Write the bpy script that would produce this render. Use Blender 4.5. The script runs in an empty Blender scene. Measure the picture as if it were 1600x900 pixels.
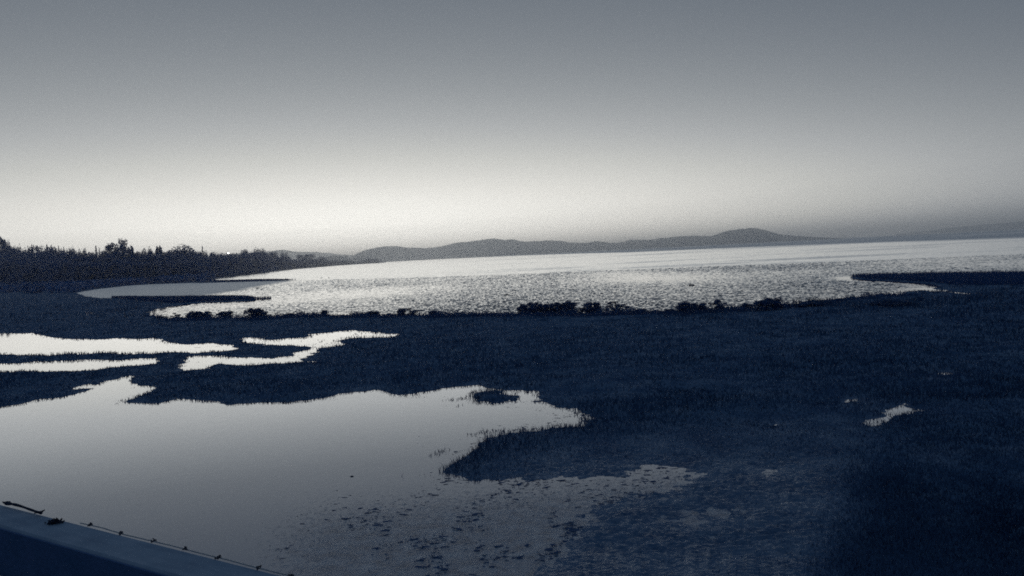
import bpy, math, random
import numpy as np

# ------------------------------------------------------------------ camera, sky, sun, exposure
SC = bpy.context.scene
COL = SC.collection
random.seed(7)
RNG = np.random.default_rng(7)

CAM_H = 4.0                      # eye height above the water
F = 1256.0                       # focal length in photo pixels (1600 wide)
ROLL = math.radians(2.93)
PITCH = math.atan(51.9 / F)
fw = np.array([0, math.cos(PITCH), -math.sin(PITCH)])
R0 = np.array([1.0, 0, 0])
U0 = np.array([0, math.sin(PITCH), math.cos(PITCH)])
cr = math.cos(ROLL) * R0 - math.sin(ROLL) * U0
cu = math.sin(ROLL) * R0 + math.cos(ROLL) * U0

cam = bpy.data.cameras.new('camera')
cam.sensor_width = 36.0
cam.lens = 36.0 * F / 1600.0
cam.clip_start = 0.05
cam.clip_end = 60000
cam_ob = bpy.data.objects.new('camera', cam)
COL.objects.link(cam_ob)
from mathutils import Matrix
cam_ob.matrix_world = Matrix(((cr[0], cu[0], -fw[0], 0), (cr[1], cu[1], -fw[1], 0),
                              (cr[2], cu[2], -fw[2], CAM_H), (0, 0, 0, 1)))
SC.camera = cam_ob

SUN_AZ = math.radians(-13)       # just left of the view axis, already below the horizon
SUN_EL = math.radians(-2.5)
SKY_GAIN, SKY_POW, SKY_FLOOR = 1.47, 1.93, 0.070


def lin(c):
    return tuple(((v / 255 + 0.055) / 1.055) ** 2.4 if v > 10 else v / 255 / 12.92 for v in c)


def lum(c):
    return 0.2126 * c[0] + 0.7152 * c[1] + 0.0722 * c[2]


world = bpy.data.worlds.new('World')
SC.world = world
world.use_nodes = True
wt = world.node_tree
bg = wt.nodes['Background']
bg.inputs['Strength'].default_value = 2.0
sky = wt.nodes.new('ShaderNodeTexSky')
sky.sky_type = 'NISHITA'
sky.sun_disc = False
sky.sun_elevation = SUN_EL
sky.sun_rotation = SUN_AZ
sky.dust_density = 0.12
sky.air_density = 0.8
bw = wt.nodes.new('ShaderNodeRGBToBW')
pw = wt.nodes.new('ShaderNodeMath'); pw.operation = 'POWER'; pw.inputs[1].default_value = SKY_POW
mu = wt.nodes.new('ShaderNodeMath'); mu.operation = 'MULTIPLY_ADD'; mu.inputs[1].default_value = SKY_GAIN / 2; mu.inputs[2].default_value = SKY_FLOOR / 2
rp = wt.nodes.new('ShaderNodeValToRGB')
# blue-toned monochrome film: the tone each brightness takes
TONES = [(14, 32, 58), (40, 54, 74), (62, 76, 92), (93, 103, 115), (118, 125, 133), (147, 152, 156),
         (176, 179, 180), (205, 206, 202), (238, 237, 231), (239, 238, 232)]
els = rp.color_ramp.elements
while len(els) < len(TONES):
    els.new(0.5)
for e, t in zip(els, TONES):
    c = lin(t)
    k = 1 / lum(c) if t == TONES[-1] else 0.5        # half scale; the last tone stands for twice white
    e.position = lum(c) * k
    e.color = (c[0] * k, c[1] * k, c[2] * k, 1)
for a, b in ((sky.outputs[0], bw.inputs[0]), (bw.outputs[0], pw.inputs[0]), (pw.outputs[0], mu.inputs[0]),
             (mu.outputs[0], rp.inputs[0]), (rp.outputs[0], bg.inputs[0])):
    wt.links.new(a, b)

sl = bpy.data.lights.new('sun', 'SUN')
sl.energy = 0.5
sl.angle = math.radians(0.5)
sl.color = (1.0, 0.95, 0.86)
sun = bpy.data.objects.new('sun', sl)
COL.objects.link(sun)
from mathutils import Vector
sd_ = Vector((math.sin(SUN_AZ) * math.cos(SUN_EL), math.cos(SUN_AZ) * math.cos(SUN_EL), math.sin(SUN_EL)))
sun.rotation_euler = sd_.to_track_quat('Z', 'Y').to_euler()

SC.view_settings.view_transform = 'Standard'
SC.view_settings.look = 'None'
SC.view_settings.exposure = 0.0
SC.view_settings.gamma = 1.0
SC.render.engine = 'CYCLES'
SC.cycles.volume_bounces = 4
SC.cycles.max_bounces = 8
SC.cycles.sample_clamp_indirect = 4.0
SC.cycles.use_denoising = False
SC.cycles.filter_width = 1.75


# ------------------------------------------------------------------ helpers
def ray(u, v):
    u = np.asarray(u, float); v = np.asarray(v, float)
    return (fw[None] + ((u - 800) / F)[..., None] * cr - ((v - 450) / F)[..., None] * cu)


def at(u, v, z=0.0):
    """where the sight line of a photo pixel meets the level z"""
    d = ray(np.atleast_1d(u), np.atleast_1d(v))
    t = (z - CAM_H) / d[:, 2]
    return d[:, :2] * t[:, None]


def hor(u):
    return 398.0 - 0.0512 * (np.asarray(u, float) - 800)


def azim(u):
    d = ray(np.atleast_1d(u), np.atleast_1d(hor(u)))
    return np.arctan2(d[:, 0], d[:, 1])


def polar(u, D):
    """ground point at distance D under the horizon point of column u"""
    a = azim(u)[0]
    return np.array([math.sin(a) * D, math.cos(a) * D])


def project(x, y, z):
    p = np.stack([x, y, np.asarray(z) - CAM_H + 0 * x], -1)
    dz = p @ fw
    return 800 + F * (p @ cr) / dz, 450 - F * (p @ cu) / dz


def _h(ix, iy, s):
    n = (ix.astype(np.int64) * 374761393 + iy.astype(np.int64) * 668265263 + s * 1442695041) & 0x7fffffff
    n = ((n ^ (n >> 13)) * 1274126177) & 0x7fffffff
    return ((n ^ (n >> 16)) & 0xffff) / 65535.0


def vnoise(x, y, s=0):
    ix = np.floor(x); iy = np.floor(y)
    fx = x - ix; fy = y - iy
    fx = fx * fx * (3 - 2 * fx); fy = fy * fy * (3 - 2 * fy)
    a = _h(ix, iy, s); b = _h(ix + 1, iy, s); c = _h(ix, iy + 1, s); d = _h(ix + 1, iy + 1, s)
    return (a * (1 - fx) + b * fx) * (1 - fy) + (c * (1 - fx) + d * fx) * fy * 1.0 - 0.5


def fbm(x, y, s=0, o=4, g=0.5):
    t = 0; a = 1.0; n = 0
    for k in range(o):
        t = t + a * vnoise(x * 2 ** k + 17.3 * k, y * 2 ** k - 9.1 * k, s + k)
        n += a; a *= g
    return t / n * 2          # about -1..1


def smooth(x, a, b):
    t = np.clip((x - a) / (b - a), 0, 1)
    return t * t * (3 - 2 * t)


def mesh_np(name, v, f, mat, smooth_=False):
    v = np.asarray(v, np.float32); f = np.asarray(f, np.int32)
    me = bpy.data.meshes.new(name)
    me.vertices.add(len(v)); me.vertices.foreach_set('co', v.ravel())
    n = f.shape[1]
    me.loops.add(f.size); me.loops.foreach_set('vertex_index', f.ravel())
    me.polygons.add(len(f)); me.polygons.foreach_set('loop_start', np.arange(len(f), dtype=np.int32) * n)
    if smooth_:
        me.polygons.foreach_set('use_smooth', np.ones(len(f), bool))
    me.update(calc_edges=True)
    if mat:
        me.materials.append(mat)
    return me


def link(name, me, parent=None, loc=None):
    o = bpy.data.objects.new(name, me)
    COL.objects.link(o)
    if parent:
        o.parent = parent
    if loc is not None:
        o.location = loc
    return o


def tag(o, label=None, cat=None, group=None, kind=None):
    for k, val in (('label', label), ('category', cat), ('group', group), ('kind', kind)):
        if val:
            o[k] = val
    return o


def empty(name, loc, label, cat, group=None):
    o = bpy.data.objects.new(name, None)
    COL.objects.link(o)
    o.location = loc
    o.empty_display_size = 0.2
    return tag(o, label, cat, group)


def grid_faces(nr, nc):
    i = np.arange(nr - 1)[:, None] * nc + np.arange(nc - 1)[None]
    return np.stack([i, i + 1, i + nc + 1, i + nc], -1).reshape(-1, 4)


def keep_faces(v, f, mask):
    f = f[mask]
    u, inv = np.unique(f, return_inverse=True)
    return v[u], inv.reshape(f.shape), u


class MB:
    """collects boxes, tubes and quads into one mesh"""
    def __init__(self):
        self.v = []; self.f = []

    def add(self, vs, fs):
        n = len(self.v)
        self.v += [tuple(p) for p in vs]
        self.f += [tuple(i + n for i in q) for q in fs]

    def tube(self, p0, p1, r0, r1, n=6, cap=True):
        p0 = np.array(p0, float); p1 = np.array(p1, float)
        d = p1 - p0; d /= max(np.linalg.norm(d), 1e-9)
        a = np.cross(d, [0.3, 0.2, 0.93] if abs(d[2]) < 0.9 else [1, 0, 0]); a /= np.linalg.norm(a)
        b = np.cross(d, a)
        vs = []
        for p, r in ((p0, r0), (p1, r1)):
            for k in range(n):
                t = 2 * math.pi * k / n
                vs.append(p + r * (math.cos(t) * a + math.sin(t) * b))
        fs = [(k, (k + 1) % n, n + (k + 1) % n, n + k) for k in range(n)]
        if cap:
            fs += [tuple(range(n, 2 * n)), tuple(range(n - 1, -1, -1))]
        self.add(vs, fs)

    def build(self, name, mat, parent=None, smooth_=False):
        me = bpy.data.meshes.new(name)
        me.from_pydata(self.v, [], self.f)
        if smooth_:
            me.polygons.foreach_set('use_smooth', [True] * len(me.polygons))
        me.update()
        me.materials.append(mat)
        return link(name, me, parent)


# ------------------------------------------------------------------ materials
def mat_new(name):
    m = bpy.data.materials.new(name)
    m.use_nodes = True
    nt = m.node_tree
    for n in list(nt.nodes):
        if n.type != 'OUTPUT_MATERIAL':
            nt.nodes.remove(n)
    return m, nt, nt.nodes['Material Output']


def nd(nt, kind, **kw):
    n = nt.nodes.new(kind)
    for k, v in kw.items():
        if isinstance(k, str) and hasattr(n, k):
            setattr(n, k, v)
        else:
            n.inputs[k].default_value = v
    return n


def noise(nt, scale, detail=4, rough=0.55, coord=None, mapping=None):
    n = nt.nodes.new('ShaderNodeTexNoise')
    n.inputs['Scale'].default_value = scale
    n.inputs['Detail'].default_value = detail
    n.inputs['Roughness'].default_value = rough
    if mapping is not None:
        mp = nt.nodes.new('ShaderNodeMapping')
        mp.inputs['Scale'].default_value = mapping
        nt.links.new(coord, mp.inputs['Vector'])
        coord = mp.outputs[0]
    if coord is not None:
        nt.links.new(coord, n.inputs['Vector'])
    return n.outputs['Fac']


def ramp(nt, src, stops):
    r = nt.nodes.new('ShaderNodeValToRGB')
    e = r.color_ramp.elements
    while len(e) < len(stops):
        e.new(0.5)
    for el, (p, c) in zip(e, stops):
        el.position = p
        el.color = (*c, 1) if isinstance(c, tuple) else (c, c, c, 1)
    nt.links.new(src, r.inputs[0])
    return r.outputs[0]


def math_(nt, op, a, b):
    m = nt.nodes.new('ShaderNodeMath'); m.operation = op
    for i, x in enumerate((a, b)):
        if isinstance(x, (int, float)):
            m.inputs[i].default_value = x
        else:
            nt.links.new(x, m.inputs[i])
    return m.outputs[0]


def veg_mat(name, c0, c1, scale, rough=0.8, spec=0.05, bump=0.0, bscale=20):
    m, nt, out = mat_new(name)
    p = nt.nodes.new('ShaderNodeBsdfPrincipled')
    tc = nt.nodes.new('ShaderNodeNewGeometry').outputs['Position']
    f = noise(nt, scale, 5, 0.6, tc)
    nt.links.new(ramp(nt, f, [(0.35, c0), (0.65, c1)]), p.inputs['Base Color'])
    p.inputs['Roughness'].default_value = rough
    p.inputs['Specular IOR Level'].default_value = spec
    if bump:
        b = nt.nodes.new('ShaderNodeBump')
        b.inputs['Strength'].default_value = bump
        b.inputs['Distance'].default_value = 0.03
        nt.links.new(noise(nt, bscale, 6, 0.65, tc), b.inputs['Height'])
        nt.links.new(b.outputs[0], p.inputs['Normal'])
    nt.links.new(p.outputs[0], out.inputs['Surface'])
    return m


K = 1.0
M_GRASS = veg_mat('marsh_grass', (0.021, 0.065, 0.152), (0.072, 0.145, 0.285), 0.35)
M_REED = veg_mat('reeds', (0.04, 0.105, 0.27), (0.06, 0.14, 0.33), 1.5)
M_LEAF = veg_mat('shrub_leaves', (0.04, 0.105, 0.26), (0.06, 0.14, 0.32), 3)
M_TREE = veg_mat('tree_leaves', (0.06, 0.16, 0.38), (0.11, 0.22, 0.46), 0.25)
M_BARK = veg_mat('bark', (0.015, 0.035, 0.085), (0.03, 0.055, 0.11), 6, bump=0.3)
M_HILL = veg_mat('hill_scrub', (0.05, 0.09, 0.16), (0.09, 0.13, 0.2), 0.004)
M_DEBRIS = veg_mat('water_weed', (0.03, 0.08, 0.20), (0.06, 0.12, 0.25), 9)
M_STONE = veg_mat('stone', (0.03, 0.05, 0.09), (0.07, 0.09, 0.13), 14, bump=0.5)
M_BIRD = veg_mat('feathers', (0.03, 0.045, 0.08), (0.06, 0.075, 0.11), 30)
M_IRON = veg_mat('dark_iron', (0.02, 0.035, 0.07), (0.04, 0.055, 0.09), 40, 0.5, 0.5)
M_BED = veg_mat('lake_bed', (0.02, 0.04, 0.09), (0.03, 0.05, 0.1), 0.1)


def marsh_mat():
    m, nt, out = mat_new('marsh_soil')
    g = nt.nodes.new('ShaderNodeNewGeometry').outputs['Position']
    p = nt.nodes.new('ShaderNodeBsdfPrincipled')
    f = noise(nt, 0.9, 8, 0.62, g)
    nt.links.new(ramp(nt, f, [(0.32, (0.045, 0.11, 0.235)), (0.52, (0.095, 0.185, 0.33)), (0.70, (0.19, 0.28, 0.42))]),
                 p.inputs['Base Color'])
    wet = nt.nodes.new('ShaderNodeAttribute'); wet.attribute_name = 'wet'
    # wet mud: a glossy film broken up by litter
    b = nt.nodes.new('ShaderNodeBump')
    b.inputs['Strength'].default_value = 0.9
    b.inputs['Distance'].default_value = 0.05
    nt.links.new(noise(nt, 9, 8, 0.7, g), b.inputs['Height'])
    nt.links.new(b.outputs[0], p.inputs['Normal'])
    w = math_(nt, 'MULTIPLY', wet.outputs['Fac'], ramp(nt, noise(nt, 13, 8, 0.75, g, (0.7, 1.8, 1)), [(0.45, 0.0), (0.57, 1.0)]))
    p.inputs['Specular Tint'].default_value = (0.62, 0.80, 1.0, 1)
    nt.links.new(math_(nt, 'ADD', math_(nt, 'MULTIPLY', w, 1.1), 0.03), p.inputs['Specular IOR Level'])
    nt.links.new(math_(nt, 'SUBTRACT', 0.85, math_(nt, 'MULTIPLY', w, 0.5)), p.inputs['Roughness'])
    nt.links.new(p.outputs[0], out.inputs['Surface'])
    return m


M_MARSH = marsh_mat()


def water_mat(name, stops, rough, deep=(0.025, 0.085, 0.20), bumps=(), scum=False, streak=False, vary=None, tint=(1, 1, 1)):
    """stops: reflectance against (1 - sine of the grazing angle)"""
    m, nt, out = mat_new(name)
    g = nt.nodes.new('ShaderNodeNewGeometry').outputs['Position']
    nrm = None
    for scale, mapping, strength, dist in bumps:
        b = nt.nodes.new('ShaderNodeBump')
        b.inputs['Strength'].default_value = strength
        b.inputs['Distance'].default_value = dist
        nt.links.new(noise(nt, scale, 3, 0.5, g, mapping), b.inputs['Height'])
        if nrm is not None:
            nt.links.new(nrm, b.inputs['Normal'])
        nrm = b.outputs[0]
    gl = nt.nodes.new('ShaderNodeBsdfGlossy')
    gl.distribution = 'MULTI_GGX'
    gl.inputs['Color'].default_value = (*tint, 1)
    gl.inputs['Roughness'].default_value = rough
    if nrm is not None and name != 'lake_water':
        nt.links.new(nrm, gl.inputs['Normal'])
    df = nt.nodes.new('ShaderNodeBsdfDiffuse')
    df.inputs['Color'].default_value = (*deep, 1)
    lw = nt.nodes.new('ShaderNodeLayerWeight')
    lw.inputs['Blend'].default_value = 0.5
    if nrm is not None:
        nt.links.new(nrm, lw.inputs['Normal'])
    fac = ramp(nt, lw.outputs['Facing'], stops)
    if vary:
        va = nt.nodes.new('ShaderNodeAttribute'); va.attribute_name = vary
        if name == 'lake_water':    # small waves rolling in: their fronts lean towards the near shore
            nt_ = nt.nodes.new('ShaderNodeTexNoise'); nt_.inputs['Scale'].default_value = 0.9; nt_.inputs['Detail'].default_value = 3
            nt.links.new(g, nt_.inputs['Vector'])
            sp = nt.nodes.new('ShaderNodeSeparateColor'); nt.links.new(nt_.outputs['Color'], sp.inputs[0])
            cx = nt.nodes.new('ShaderNodeCombineXYZ'); cx.inputs['Z'].default_value = 1.0
            a_ = va.outputs['Fac']
            nt.links.new(math_(nt, 'MULTIPLY', math_(nt, 'SUBTRACT', sp.outputs[0], 0.5), math_(nt, 'MULTIPLY', a_, 2.5)), cx.inputs['X'])
            nt.links.new(math_(nt, 'MULTIPLY', math_(nt, 'SUBTRACT', 0.22, sp.outputs[1]), math_(nt, 'MULTIPLY', a_, 3.4)), cx.inputs['Y'])
            nv = nt.nodes.new('ShaderNodeVectorMath'); nv.operation = 'NORMALIZE'
            nt.links.new(cx.outputs[0], nv.inputs[0]); nt.links.new(nv.outputs[0], gl.inputs['Normal'])
        else:
            nt.links.new(va.outputs['Fac'], gl.inputs['Roughness'])
    if streak:
        s = noise(nt, 0.02, 4, 0.6, g, (0.12, 1.0, 1.0))
        nt.links.new(ramp(nt, s, [(0.4, 0.11), (0.62, 0.22)]), gl.inputs['Roughness'])
    if name == 'lake_water':        # wind-ruffled water mirrors less of the low sky
        fac = math_(nt, 'MULTIPLY', fac, math_(nt, 'SUBTRACT', 1.03, va.outputs['Fac']))
    mx = nt.nodes.new('ShaderNodeMixShader')
    nt.links.new(fac, mx.inputs[0])
    nt.links.new(df.outputs[0], mx.inputs[1])
    nt.links.new(gl.outputs[0], mx.inputs[2])
    res = mx.outputs[0]
    if scum:
        # floating weed and drowned leaves thicken towards the near shore
        at_ = nt.nodes.new('ShaderNodeAttribute'); at_.attribute_name = 'scum'
        fine = noise(nt, 11.0, 9, 0.78, g, (1.0, 0.75, 1))
        thr = math_(nt, 'ADD', math_(nt, 'MULTIPLY', at_.outputs['Fac'], 0.34), fine)
        msk = ramp(nt, thr, [(0.60, 0.0), (0.78, 1.0)])
        pr = nt.nodes.new('ShaderNodeBsdfPrincipled')
        nt.links.new(ramp(nt, noise(nt, 4, 7, 0.7, g), [(0.36, (0.05, 0.11, 0.21)), (0.52, (0.16, 0.25, 0.38)), (0.68, (0.34, 0.44, 0.56))]),
                     pr.inputs['Base Color'])
        pr.inputs['Roughness'].default_value = 0.42
        pr.inputs['Specular IOR Level'].default_value = 0.55
        b = nt.nodes.new('ShaderNodeBump')
        b.inputs['Strength'].default_value = 0.8
        b.inputs['Distance'].default_value = 0.03
        nt.links.new(noise(nt, 16, 6, 0.7, g), b.inputs['Height'])
        nt.links.new(b.outputs[0], pr.inputs['Normal'])
        m2 = nt.nodes.new('ShaderNodeMixShader')
        nt.links.new(math_(nt, 'MULTIPLY', msk, 0.9), m2.inputs[0])
        nt.links.new(res, m2.inputs[1])
        nt.links.new(pr.outputs[0], m2.inputs[2])
        res = m2.outputs[0]
    nt.links.new(res, out.inputs['Surface'])
    return m


POND_STOPS = [(0.0, 0.08), (0.60, 0.31), (0.70, 0.42), (0.76, 0.545), (0.83, 0.90), (0.88, 1.0)]
M_POND = water_mat('pond_water', POND_STOPS, 0.02, bumps=((3.0, (1, 1, 1), 0.02, 0.02),), scum=True)
M_LAKE = water_mat('lake_water', [(0.0, 0.05), (0.7, 0.25), (0.9, 0.75), (0.97, 1.0)], 0.1, vary='ruffle',
                   bumps=((0.35, (0.5, 1, 1), 0.03, 0.10),))
M_RIPPLE = water_mat('rippled_water', [(0.0, 0.03), (0.45, 0.08), (0.70, 0.18), (0.85, 0.42), (0.93, 0.75), (0.975, 1.0)], 0.05, deep=(0.012, 0.035, 0.08), vary='ruffle')

# ------------------------------------------------------------------ shorelines (read off the photograph, laid on the ground)
G = 0.16          # height of the grass that hides the near edge of a pond


def poly(pts):
    """(u, v) on the water, (u, v, z) behind grass of height z, ('d', u, D) by distance"""
    out = []
    for q in pts:
        if q[0] == 'd':
            out.append(polar(q[1], q[2]))
        else:
            out.append(at(q[0], q[1], q[2] if len(q) > 2 else 0.0)[0])
    return np.array(out)


def zz(pts, z):
    return [(a, b, z) for a, b in pts]


LAKE = poly(
    [(120, 457.5), (150, 452), (200, 446.5), (240, 443.8), (300, 442.3), (335, 441.8), (380, 440.5), (430, 439), (452, 438),
     (449, 437), (420, 437), (380, 438), (345, 439), (333, 438.5), (330, 436), (340, 434), (360, 431), (385, 428), (400, 426.5),
     (415, 425)]
    + [('d', 430, 880), ('d', 450, 1020), ('d', 480, 1300), ('d', 520, 1650), ('d', 560, 2000), ('d', 602, 2250), ('d', 604, 3400),
       ('d', 500, 5000), ('d', 300, 9000), ('d', 300, 16000), ('d', 2600, 16000), ('d', 3400, 300), ('d', 2500, 90)]
    + zz([(1800, 421), (1600, 425), (1500, 426), (1400, 428), (1345, 429)], 0.25)
    + [(1327, 433), (1330, 435), (1360, 437.5), (1400, 439.5), (1440, 442), (1466, 446), (1470, 449), (1450, 451), (1480, 454),
       (1520, 459.5), (1522, 461), (1480, 457), (1440, 454)]
    + zz([(1420, 456.5), (1400, 460), (1365, 462), (1330, 464), (1300, 466), (1280, 471), (1220, 478), (1150, 481.5),
          (1080, 484.5), (1000, 487), (930, 489), (850, 489.5), (760, 490), (690, 491), (640, 490.5), (600, 491.5), (550, 491),
          (500, 490), (470, 492), (440, 493), (410, 494), (395, 496), (360, 494.5), (320, 496), (290, 495), (260, 496),
          (240, 491), (230, 489)], 0.12)
    + [(245, 483), (262, 480), (290, 475), (320, 472.5), (350, 471.5), (380, 470.5), (397, 469)]
    + zz([(400, 466.5), (390, 464.5), (350, 464.5), (300, 465), (250, 465.5), (200, 465.5), (160, 465), (135, 462.5)], 0.1))

P_UPPER = poly(zz([(-120, 520), (-40, 521), (0, 522), (50, 522), (80, 528), (110, 531), (150, 531.5), (180, 530), (215, 531), (240, 529.5),
                   (255, 533), (265, 537), (290, 539), (330, 538.5), (362, 539.5)], -0.06)
               + zz([(364, 541), (345, 544), (310, 546.5), (290, 546), (250, 546.5), (215, 548), (170, 547), (140, 549),
                     (110, 548), (75, 552), (50, 551), (20, 549.5), (-40, 549), (-120, 548)], G))
P_STRIP = poly(zz([(-120, 571), (-40, 570), (0, 570.5), (40, 567), (90, 565), (130, 564), (160, 563.5), (180, 565), (210, 562), (243, 561.5)], -0.06)
               + zz([(245, 563), (200, 566), (165, 568.5), (150, 572), (110, 574.5), (75, 574.5), (40, 573.5), (20, 576),
                     (-40, 576.5), (-120, 577)], G))
P_CREEK = poly(zz([(385, 529), (395, 529.5), (405, 532.5), (425, 533), (445, 530), (475, 527), (500, 521.5), (530, 518.5), (548, 517.5),
                   (560, 519), (585, 520.5), (600, 523.5), (622, 524)], -0.05)
               + zz([(622, 526.5), (590, 525.5), (560, 525.5), (540, 528), (525, 534), (520, 539), (498, 541), (491, 545),
                     (487, 549), (478, 557)], 0.08)
               + zz([(484, 561), (499, 566.5), (482, 563), (430, 567), (380, 568), (340, 570), (310, 575), (293, 576)], 0.08)
               + zz([(290, 573.5), (303, 567), (300, 562.5), (308, 556.5), (330, 556), (360, 557.5), (380, 558.5), (400, 560.5),
                     (430, 559.5), (455, 557.5), (464, 554), (479, 549), (485, 544)], -0.04)
               + zz([(470, 540), (440, 537.5), (420, 537), (400, 535), (385, 532.5)], 0.08))
P_BIG = poly(zz([(-200, 660), (-60, 642), (0, 637.5), (40, 633.5), (65, 626.5), (100, 623.5), (130, 614.5), (139, 609.5), (120, 610.5), (122, 607),
                 (138, 603), (150, 604.5), (158, 599.5), (190, 594.5), (205, 587.5)], -0.05)
             + [(210, 590), (204, 597), (213, 604), (235, 603), (243, 607), (228, 612), (212, 620), (190, 629)]
             + zz([(190, 631.5), (215, 633.5), (250, 634), (275, 625.5), (290, 625.5), (320, 629.5), (345, 630.5), (355, 636.5), (380, 634.5),
                   (420, 632.5), (450, 632.5), (480, 628.5), (510, 624.5), (530, 618.5), (560, 616.5), (590, 612.5), (620, 621.5), (650, 618.5),
                   (680, 612.5), (710, 607.5), (740, 605.5), (770, 608.5), (800, 611.5), (830, 613.5)], -0.05)
             + [(838, 624), (815, 628), (850, 632), (880, 637), (905, 642), (912, 655)]
             + zz([(905, 662), (870, 664), (840, 668), (810, 673), (780, 678), (750, 690), (730, 705), (710, 718), (690, 730),
                   (682, 738)], 0.04)
             + [(705, 743), (735, 750), (760, 749), (800, 750), (850, 748), (880, 751), (920, 749), (960, 747), (980, 737),
                (1010, 729), (1050, 730), (1078, 741)]
             + zz([(1070, 750), (1040, 762), (1000, 775), (960, 786), (935, 797), (915, 818), (895, 842), (870, 868),
                   (835, 890), (760, 899), (700, 897), (650, 902), (600, 915), (540, 960), (300, 1250), (-500, 1250), (-900, 900)], 0.04))
ISLET = poly([(735, 622), (745, 615), (770, 611.5), (800, 617), (808, 620), (795, 628), (775, 634), (760, 632), (745, 628)])
POOLS = [poly(p) for p in (
    [(1060, 825), (1070, 806), (1100, 799), (1155, 796), (1150, 802), (1120, 810), (1090, 820)],
    [(1347, 665), (1355, 656), (1385, 650), (1378, 645), (1395, 637), (1413, 630), (1414, 638), (1448, 639), (1430, 646), (1400, 652), (1390, 658), (1365, 667)],
    [(1305, 630), (1322, 624), (1343, 621.5), (1340, 627), (1315, 631.5)],
    [(1465, 584), (1477, 579.5), (1492, 580), (1480, 584.5)],
    [(1206, 664), (1235, 659), (1241, 656.5), (1212, 665)],
    [(1192, 742), (1200, 734), (1210, 737), (1198, 744)],
    [(131, 492), (136, 487.5), (144, 488), (143, 493)],
    [(283, 561), (296, 557), (298, 559), (286, 563)],
)]


def sdf(P, x, y, margin=4.0):
    """signed distance, positive outside; only worked out near the polygon"""
    res = np.full(x.shape, margin)
    lo = P.min(0) - margin; hi = P.max(0) + margin
    idx = np.nonzero((x > lo[0]) & (x < hi[0]) & (y > lo[1]) & (y < hi[1]))[0]
    Q = np.roll(P, -1, 0)
    for k in range(0, len(idx), 40000):
        i = idx[k:k + 40000]
        px = x[i][:, None]; py = y[i][:, None]
        ex = (Q - P)[:, 0][None]; ey = (Q - P)[:, 1][None]
        wx = px - P[:, 0][None]; wy = py - P[:, 1][None]
        t = np.clip((wx * ex + wy * ey) / (ex * ex + ey * ey + 1e-12), 0, 1)
        d = np.sqrt(((wx - ex * t) ** 2 + (wy - ey * t) ** 2).min(1))
        c = (P[:, 1][None] <= py) != (Q[:, 1][None] <= py)
        with np.errstate(divide='ignore', invalid='ignore'):
            xi = P[:, 0][None] + (py - P[:, 1][None]) * ex / np.where(ey == 0, 1e-12, ey)
        ins = ((c & (px < xi)).sum(1) % 2) == 1
        res[i] = np.where(ins, -d, d)
    return res


def shore_distance(x, y, lake_margin=200.0):
    """metres of land to the nearest water, negative over water; also the same for the big pond alone"""
    r = np.hypot(x, y)
    wob = np.clip(0.014 * r, 0.15, 0.42)
    n = fbm(x * 1.7, y * 1.2, 11, 6, 0.68) * wob
    u, v = project(x, y, 0.0)
    bar = fbm(x * 0.16, y * 0.7, 15, 4, 0.6)
    frayed = smooth(u, 690, 760) * (1 - smooth(u, 1090, 1130)) * smooth(v, 598, 606) * (1 - smooth(v, 690, 720))
    frayed = np.maximum(frayed, smooth(u, 680, 740) * (1 - smooth(u, 1100, 1140)) * smooth(v, 722, 735) * (1 - smooth(v, 800, 830)))
    n = n + 0.42 * frayed * fbm(x * 2.6, y * 2.0, 19, 4, 0.62) * (r < 40)
    n = n + 0.30 * smooth(u, 540, 640) * smooth(v, 752, 770) * fbm(x * 4.5, y * 3.5, 23, 4, 0.65) * (r < 30)
    n = n + smooth(v, 512, 520) * (1 - smooth(v, 578, 588)) * (1 - smooth(u, 640, 660)) * (0.25 + 0.75 * smooth(u, 270, 300)) * fbm(x * 0.9, y * 0.6, 27, 4, 0.6)
    near = smooth(v, 450, 458) * smooth(520 - v, 0, 15)
    n = n + bar * near * (0.7 + 2.4 * smooth(u, 1180, 1290) * (1 - smooth(u, 1430, 1500)))
    s = sdf(LAKE, x, y, lake_margin)
    big = np.maximum(sdf(P_BIG, x, y, 6.0), -sdf(ISLET, x, y, 3.0))
    s = np.minimum(s, big)
    for P in (P_UPPER, P_STRIP, P_CREEK):
        s = np.minimum(s, sdf(P, x, y, 6.0))
    for P in POOLS:
        s = np.minimum(s, sdf(P, x, y, 2.0) * 0.8)
    return s + n, big


def mudness(u, v):
    """low, wet, littered ground in the foreground"""
    w = 0.25 * (v - 780)
    a = smooth(v, 640, 760) * smooth(u, 640, 900) * (1 - smooth(u + w, 1245, 1395))
    b = smooth(v, 830, 880) * (1 - smooth(u + w, 1245, 1395))
    return np.maximum(a, b)


def terrain(x, y):
    r = np.hypot(x, y)
    s, big = shore_distance(x, y)
    u, v = project(x, y, 0.0)
    mud = mudness(u, v) * (r < 40)
    rise = 0.10 + 0.05 * fbm(x * 0.25, y * 0.25, 5, 3)
    h = np.where(s > 0, rise * (1 - np.exp(-np.maximum(s, 0) * 1.6)), s * 0.25)
    h = h + 0.07 * fbm(x * 0.9, y * 0.9, 3, 5) * smooth(s, 0, 0.8) * (1 - mud)
    lump = fbm(x * 7, y * 9, 21, 5, 0.68)
    low = 0.030 + 0.045 * lump + 0.02 * fbm(x * 0.8, y * 0.8, 29, 3)
    h = np.where(s > -0.3, h * (1 - mud * 0.85) + low * mud * smooth(s, -0.3, 0.5), h)
    left = smooth(-x, 60, 140) * smooth(y, 120, 320)
    h = h + left * smooth(s, 3, 120) * 3.0
    return np.maximum(h, -0.5), s, mud, big


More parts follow.
